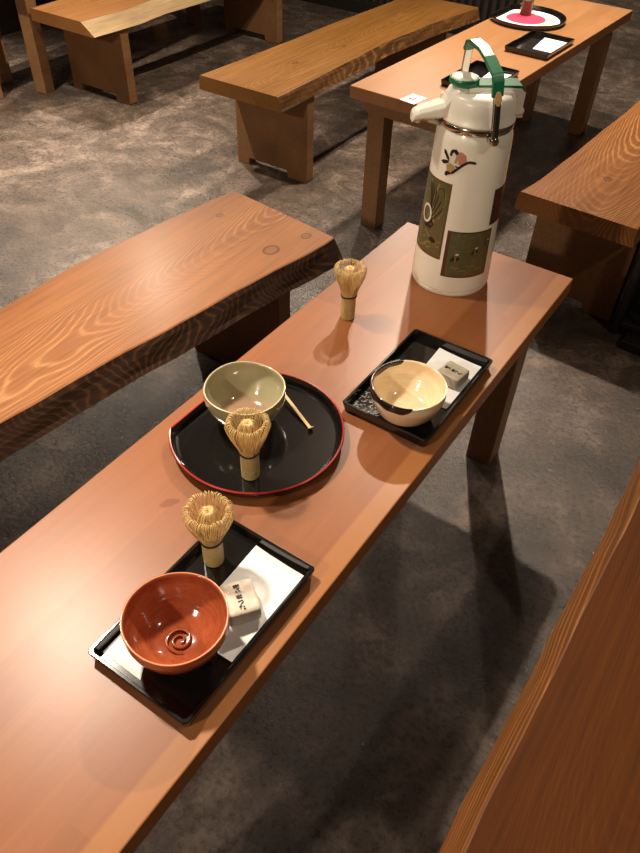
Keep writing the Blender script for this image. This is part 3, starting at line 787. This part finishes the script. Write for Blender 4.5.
# printed decoration on the pot body: patches that follow the cone
def pat(az, h, off=.0004): r = rad(h)+off; a = math.radians(az); return (r*math.cos(a), r*math.sin(a), h)
def cone_quad(bm, az0, az1, h0, h1, off=.0004, na=14, nh=6):
    g = [[bm.verts.new(pat(az0+(az1-az0)*i/na, h0+(h1-h0)*j/nh, off)) for j in range(nh+1)] for i in range(na+1)]
    for i in range(na):
        for j in range(nh): bm.faces.new([g[i][j], g[i+1][j], g[i+1][j+1], g[i][j+1]])
def cone_poly(bm, pts, off=.0006):
    """small filled outline on the cone, (az, h) points"""
    c = (sum(p[0] for p in pts)/len(pts), sum(p[1] for p in pts)/len(pts))
    cv = bm.verts.new(pat(*c, off)); vs = [bm.verts.new(pat(a, h, off)) for a, h in pts]
    for i in range(len(vs)): bm.faces.new([cv, vs[i], vs[(i+1)%len(vs)]])
def cone_stroke(bm, pts, w=.0006, off=.0006):
    pts = [Vector((a, h, 0)) for a, h in pts]; cp = catmull([tuple(p) for p in pts], 4) if len(pts) > 2 else pts
    ring = []
    K = rad(.2)*PI/180
    for i, p in enumerate(cp):
        t_ = cp[min(i+1, len(cp)-1)]-cp[max(i-1, 0)]; tx, ty = t_.x*K, t_.y; L = math.hypot(tx, ty) or 1
        nx, ny_ = -ty/L*w, tx/L*w
        e = 1 if 0 < i < len(cp)-1 else .3
        ring.append((bm.verts.new(pat(p.x+nx*e/K, p.y+ny_*e, off)), bm.verts.new(pat(p.x-nx*e/K, p.y-ny_*e, off))))
    for a, b in zip(ring, ring[1:]): bm.faces.new([a[0], a[1], b[1], b[0]])
def panel_mat(name, c1, c2, c3):
    m = N(name); a = m.noise(m.map((1,1,.6)), 30, 4, .6, 1.0); b = m.noise(m.map(), 120, 3)
    c = m.mix(m.ramp(a, [(.35, 0), (.65, 1)]), c1, c2); c = m.mix(m.ramp(b, [(.55, 0), (.75, .6)]), c, c3)
    m.col(c); m.set(Roughness=.35, Metallic=.25); return m.m
M['panel_green'] = panel_mat('olive_gold_print', srgb(112, 102, 66), srgb(88, 94, 66), srgb(138, 122, 80))
M['panel_border'] = panel_mat('brown_gold_border', srgb(100, 74, 44), srgb(120, 92, 56), srgb(84, 58, 36))
M['panel_brown'] = panel_mat('brown_print', srgb(78, 46, 32), srgb(100, 60, 44), srgb(58, 34, 26))
M['print_white'] = plain('white_print', srgb(226, 222, 206), .4)
M['print_pink'] = plain('rose_print', srgb(198, 132, 112), .4)
M['print_gold'] = plain('gold_print', srgb(180, 152, 96), .35)
M['print_dark'] = plain('dark_brown_print', srgb(44, 28, 22), .4)
M['print_red'] = plain('red_print', srgb(132, 52, 36), .4)
def dec(parent, name, mat, fn, off):
    bm = bmesh.new(); fn(bm, off); return obj(name, bm, M[mat], parent)
# tall left panel
bm = bmesh.new(); cone_quad(bm, -152, -86.5, .0775, .2310, .0004); lp = obj('printed_panel', bm, M['panel_border'], pot)
bm = bmesh.new(); cone_quad(bm, -150.5, -89, .0820, .2275, .0006); obj('panel_field', bm, M['panel_green'], lp)
M['fan_gold'] = plain('pale_olive_fan', srgb(142, 130, 92), .4)
dec(lp, 'fan_leaf', 'fan_gold', lambda bm, off: cone_poly(bm, [(-140,.165),(-138,.205),(-126,.224),(-108,.224),(-94,.212),(-92,.190),(-98,.158),(-108,.146),(-122,.150)], off), .0008)
def fan(bm, off):
    for i in range(7):   # ribs fan out from the ring towards the upper right
        t0 = i/6; a0, h0 = -118+4*t0, .176-.030*t0; a1, h1 = -128+34*t0, .222-.040*t0*t0
        cone_stroke(bm, [(a0, h0), ((a0+a1)/2+1, (h0+h1)/2), (a1, h1)], .0009, off)
    cone_stroke(bm, [(-108,.214),(-100,.217),(-95,.208),(-97,.202)], .0007, off)
dec(lp, 'fan_ribs', 'print_dark', fan, .0012)
def ringp(bm, off):
    P = [(-124+9.5*math.cos(a), .1580+.0165*math.sin(a)) for a in [2*PI*i/28 for i in range(29)]]
    cone_stroke(bm, P, .0022, off)
dec(lp, 'ring_motif', 'print_white', ringp, .0014)
dec(lp, 'bird_body', 'print_dark', lambda bm, off: cone_poly(bm, [(-131,.140),(-124,.130),(-112,.131),(-106,.142),(-110,.150),(-118,.141),(-126,.140)], off), .0009)
dec(lp, 'red_motif', 'print_red', lambda bm, off: cone_poly(bm, [(-140,.163),(-134,.150),(-133,.128),(-138,.132),(-143,.148)], off), .0009)
def leaves(bm, off):
    r_ = random.Random(2)
    for i in range(16):
        a = r_.uniform(-142, -94); h = r_.uniform(.086, .112); cone_stroke(bm, [(a, h), (a+3, h+.003), (a+6, h+.001)], .0006, off)
    cone_stroke(bm, [(-122,.126),(-112,.116),(-98,.106)], .0008, off)
dec(lp, 'leaf_strokes', 'print_gold', leaves, .0009)
def darkbird(bm, off): cone_poly(bm, [(-112,.112),(-104,.106),(-98,.107),(-100,.114),(-106,.118)], off)
dec(lp, 'small_bird', 'print_dark', darkbird, .0011)
# low panel
bm = bmesh.new(); cone_quad(bm, -81.5, -10.5, .0445, .1425, .0004); lw = obj('printed_panel', bm, M['panel_brown'], pot)
bm = bmesh.new(); cone_quad(bm, -76, -13.5, .0475, .1395, .0006); obj('panel_field', bm, M['panel_green'], lw)
def crane_small(bm, off, a, h, s, what):
    if what == 'd':
        cone_poly(bm, [(a-6*s,h-.006*s),(a-1*s,h+.006*s),(a+1*s,h-.002*s),(a-2*s,h-.008*s)], off); cone_poly(bm, [(a+2*s,h-.003*s),(a+5*s,h+.004*s),(a+8*s,h),(a+5*s,h-.006*s)], off)
        cone_stroke(bm, [(a-8*s,h-.009*s),(a-2*s,h-.011*s)], .0006, off)
    else:
        cone_poly(bm, [(a+0*s,h+.008*s),(a+3*s,h+.013*s),(a+8*s,h+.012*s),(a+6*s,h+.008*s)], off); cone_stroke(bm, [(a+1*s,h+.004*s),(a+3*s,h-.008*s)], .0007, off)
spots = ((-66, .0870, 1.0), (-38, .1010, .85), (-18, .1150, .7))
for a_, h_, s_ in spots:
    dec(lw, 'crane_wings', 'print_dark', lambda bm, off: crane_small(bm, off, a_, h_, s_, 'd'), .0009)
    dec(lw, 'crane_head', 'print_white', lambda bm, off: crane_small(bm, off, a_, h_, s_*.8, 'w'), .0011)
for a_, h_ in ((-70,.066),(-58,.060),(-48,.070),(-34,.062)):
    dec(lw, 'water_line', 'print_gold', lambda bm, off: cone_stroke(bm, [(a_, h_), (a_+6, h_+.0008), (a_+13, h_)], .0004, off), .0009)
# right panel
bm = bmesh.new(); cone_quad(bm, -18.5, 34, .1500, .2210, .0004); rp = obj('printed_panel', bm, M['panel_brown'], pot); rp['label'] = 'smaller brown printed panel wrapping round the right side'
dec(rp, 'flower_motif', 'print_red', lambda bm, off: [cone_poly(bm, [(a+4*math.cos(k), h+.006*math.sin(k)) for k in (0,1,2,3,4,5)], off) for a, h in ((-9,.19),(0,.175),(8,.20))], .0009)
# flying crane
cr = bpy.data.objects.new
bm = bmesh.new(); cone_poly(bm, [(-99,.270),(-97,.287),(-91,.291),(-85,.288),(-84,.268),(-90,.260)], .0005); cb = obj('crane_print', bm, M['print_white'], pot)
dec(cb, 'crane_back', 'print_pink', lambda bm, off: cone_poly(bm, [(-90,.270),(-88,.286),(-82,.292),(-74,.287),(-72,.276),(-78,.268)], off), .0007)
dec(cb, 'crane_belly', 'print_gold', lambda bm, off: cone_poly(bm, [(-102,.262),(-97,.268),(-90,.266),(-85,.258),(-92,.249),(-99,.250)], off), .0007)
def feathers(bm, off):
    for P in ([(-109,.2850),(-105,.2800),(-100,.2730)], [(-111,.2660),(-105,.2660),(-99,.2700)], [(-97,.2800),(-96,.2890),(-91,.2910),(-88,.2850)],
              [(-101,.2460),(-98,.2500),(-93,.2490)], [(-99,.2440),(-97,.2480)], [(-92,.2500),(-84,.2600),(-76,.2700),(-68,.2760),(-58,.2750)]):
        cone_stroke(bm, P, .0024, off)
    for P in ([(-111,.2875),(-107,.2880),(-99,.2765),(-98,.2700),(-103,.2755)], [(-113,.2660),(-108,.2700),(-99,.2715),(-100,.2665),(-107,.2625)],
              [(-103,.2450),(-101,.2520),(-95,.2525),(-91,.2500),(-96,.2470),(-99,.2430)], [(-98,.2830),(-97,.2915),(-90,.2945),(-85,.2900),(-87,.2850),(-91,.2885),(-95,.2870)]):
        cone_poly(bm, P, off)
    cone_poly(bm, [(-72,.2730),(-66,.2790),(-58,.2755),(-66,.2745)], off)
    cone_stroke(bm, [(-88,.2650),(-82,.2640),(-78,.2700)], .0014, off)
dec(cb, 'crane_feathers', 'print_dark', feathers, .0009)

# ------------------------------------------------------------------ lights: small warm ceiling lamps, plus added fill lights
def lamp(x, y, z, W, col=(1, .86, .69), r=.05, typ='POINT', aim=None, size=60, blend=.5):
    L = bpy.data.lights.new('lamp_or_fill_light', typ); L.energy = W; L.color = col; L.shadow_soft_size = r
    if typ == 'SPOT': L.spot_size = math.radians(size); L.spot_blend = blend
    o = bpy.data.objects.new('lamp_or_fill_light', L); C.objects.link(o); o.location = (x, y, z)
    if aim: o.rotation_euler = (Vector(aim)-Vector((x, y, z))).to_track_quat('-Z', 'Y').to_euler()
    return o
lamp(-1.15, 2.75, 2.25, 195, r=.03)
lamp(-1.62, .72, 2.40, 300, r=.08, typ='SPOT', aim=(-1.0, 0.0, .5), size=92, blend=1)
lamp(-3.40, 3.05, 2.40, 290, r=.05, typ='SPOT', aim=(-2.6, 1.9, 0), size=80, blend=1)
lamp(-2.75, 1.30, 2.40, 340, r=.05, typ='SPOT', aim=(-2.5, 1.7, 0), size=66, blend=1)  # added spot without a known fixture, brightens the floor between the left benches
lamp(1.20, 1.10, 2.40, 36, r=.06)
lamp(-1.05, 3.45, 2.35, 160, r=.05, typ='SPOT', aim=(-1.05, 3.1, .5), size=80, blend=1)  # added spot that brightens the rear table
lamp(-2.4, 4.9, 2.40, 110, r=.05)
lamp(-1.0, -2.0, 2.20, 145, r=.06)  # added fill behind the camera, lifts the front of the air pot

w = bpy.data.worlds.new('room_air'); bpy.context.scene.world = w; w.use_nodes = True
w.node_tree.nodes['Background'].inputs[0].default_value = (1, .85, .7, 1); w.node_tree.nodes['Background'].inputs[1].default_value = .02

# ------------------------------------------------------------------ camera
cd = bpy.data.cameras.new('camera'); cam = bpy.data.objects.new('camera', cd); C.objects.link(cam)
R = Vector((0.82704913, 0.56146395, 0.02734916)); U = Vector((-0.40850646, 0.56689328, 0.71537017)); F = Vector((-0.38615051, 0.60281858, -0.69821025))
mt = Matrix((R, U, -F)).transposed().to_4x4(); mt.translation = Vector((0, 0, TZ+.83)); cam.matrix_world = mt
cd.sensor_fit = 'HORIZONTAL'; cd.sensor_width = 36; cd.lens = 723.728/640*36; cd.clip_start = .02
sc = bpy.context.scene; sc.camera = cam
sc.view_settings.view_transform = 'Standard'; sc.view_settings.look = 'None'; sc.view_settings.gamma = 1
sc.view_settings.use_curve_mapping = False; sc.view_settings.exposure = 0.12
sc.cycles.max_bounces = 8

# repeats share a group
for o in bpy.data.objects:
    if o.parent is None and o.get('category'):
        g = {'low_table': 'low wooden tables', 'bench': 'wooden benches beside the tables', 'serving_tray': 'black square trays', 'round_tray': 'black round trays',
             'tea_bowl': 'tea bowls on the trays', 'tea_whisk': 'bamboo tea whisks', 'paper_or_glare_sheet': 'white papers on the trays', 'wrapped_sweet': 'wrapped sweets on the trays'}.get(o.name.split('.')[0])
        if g: o['group'] = g
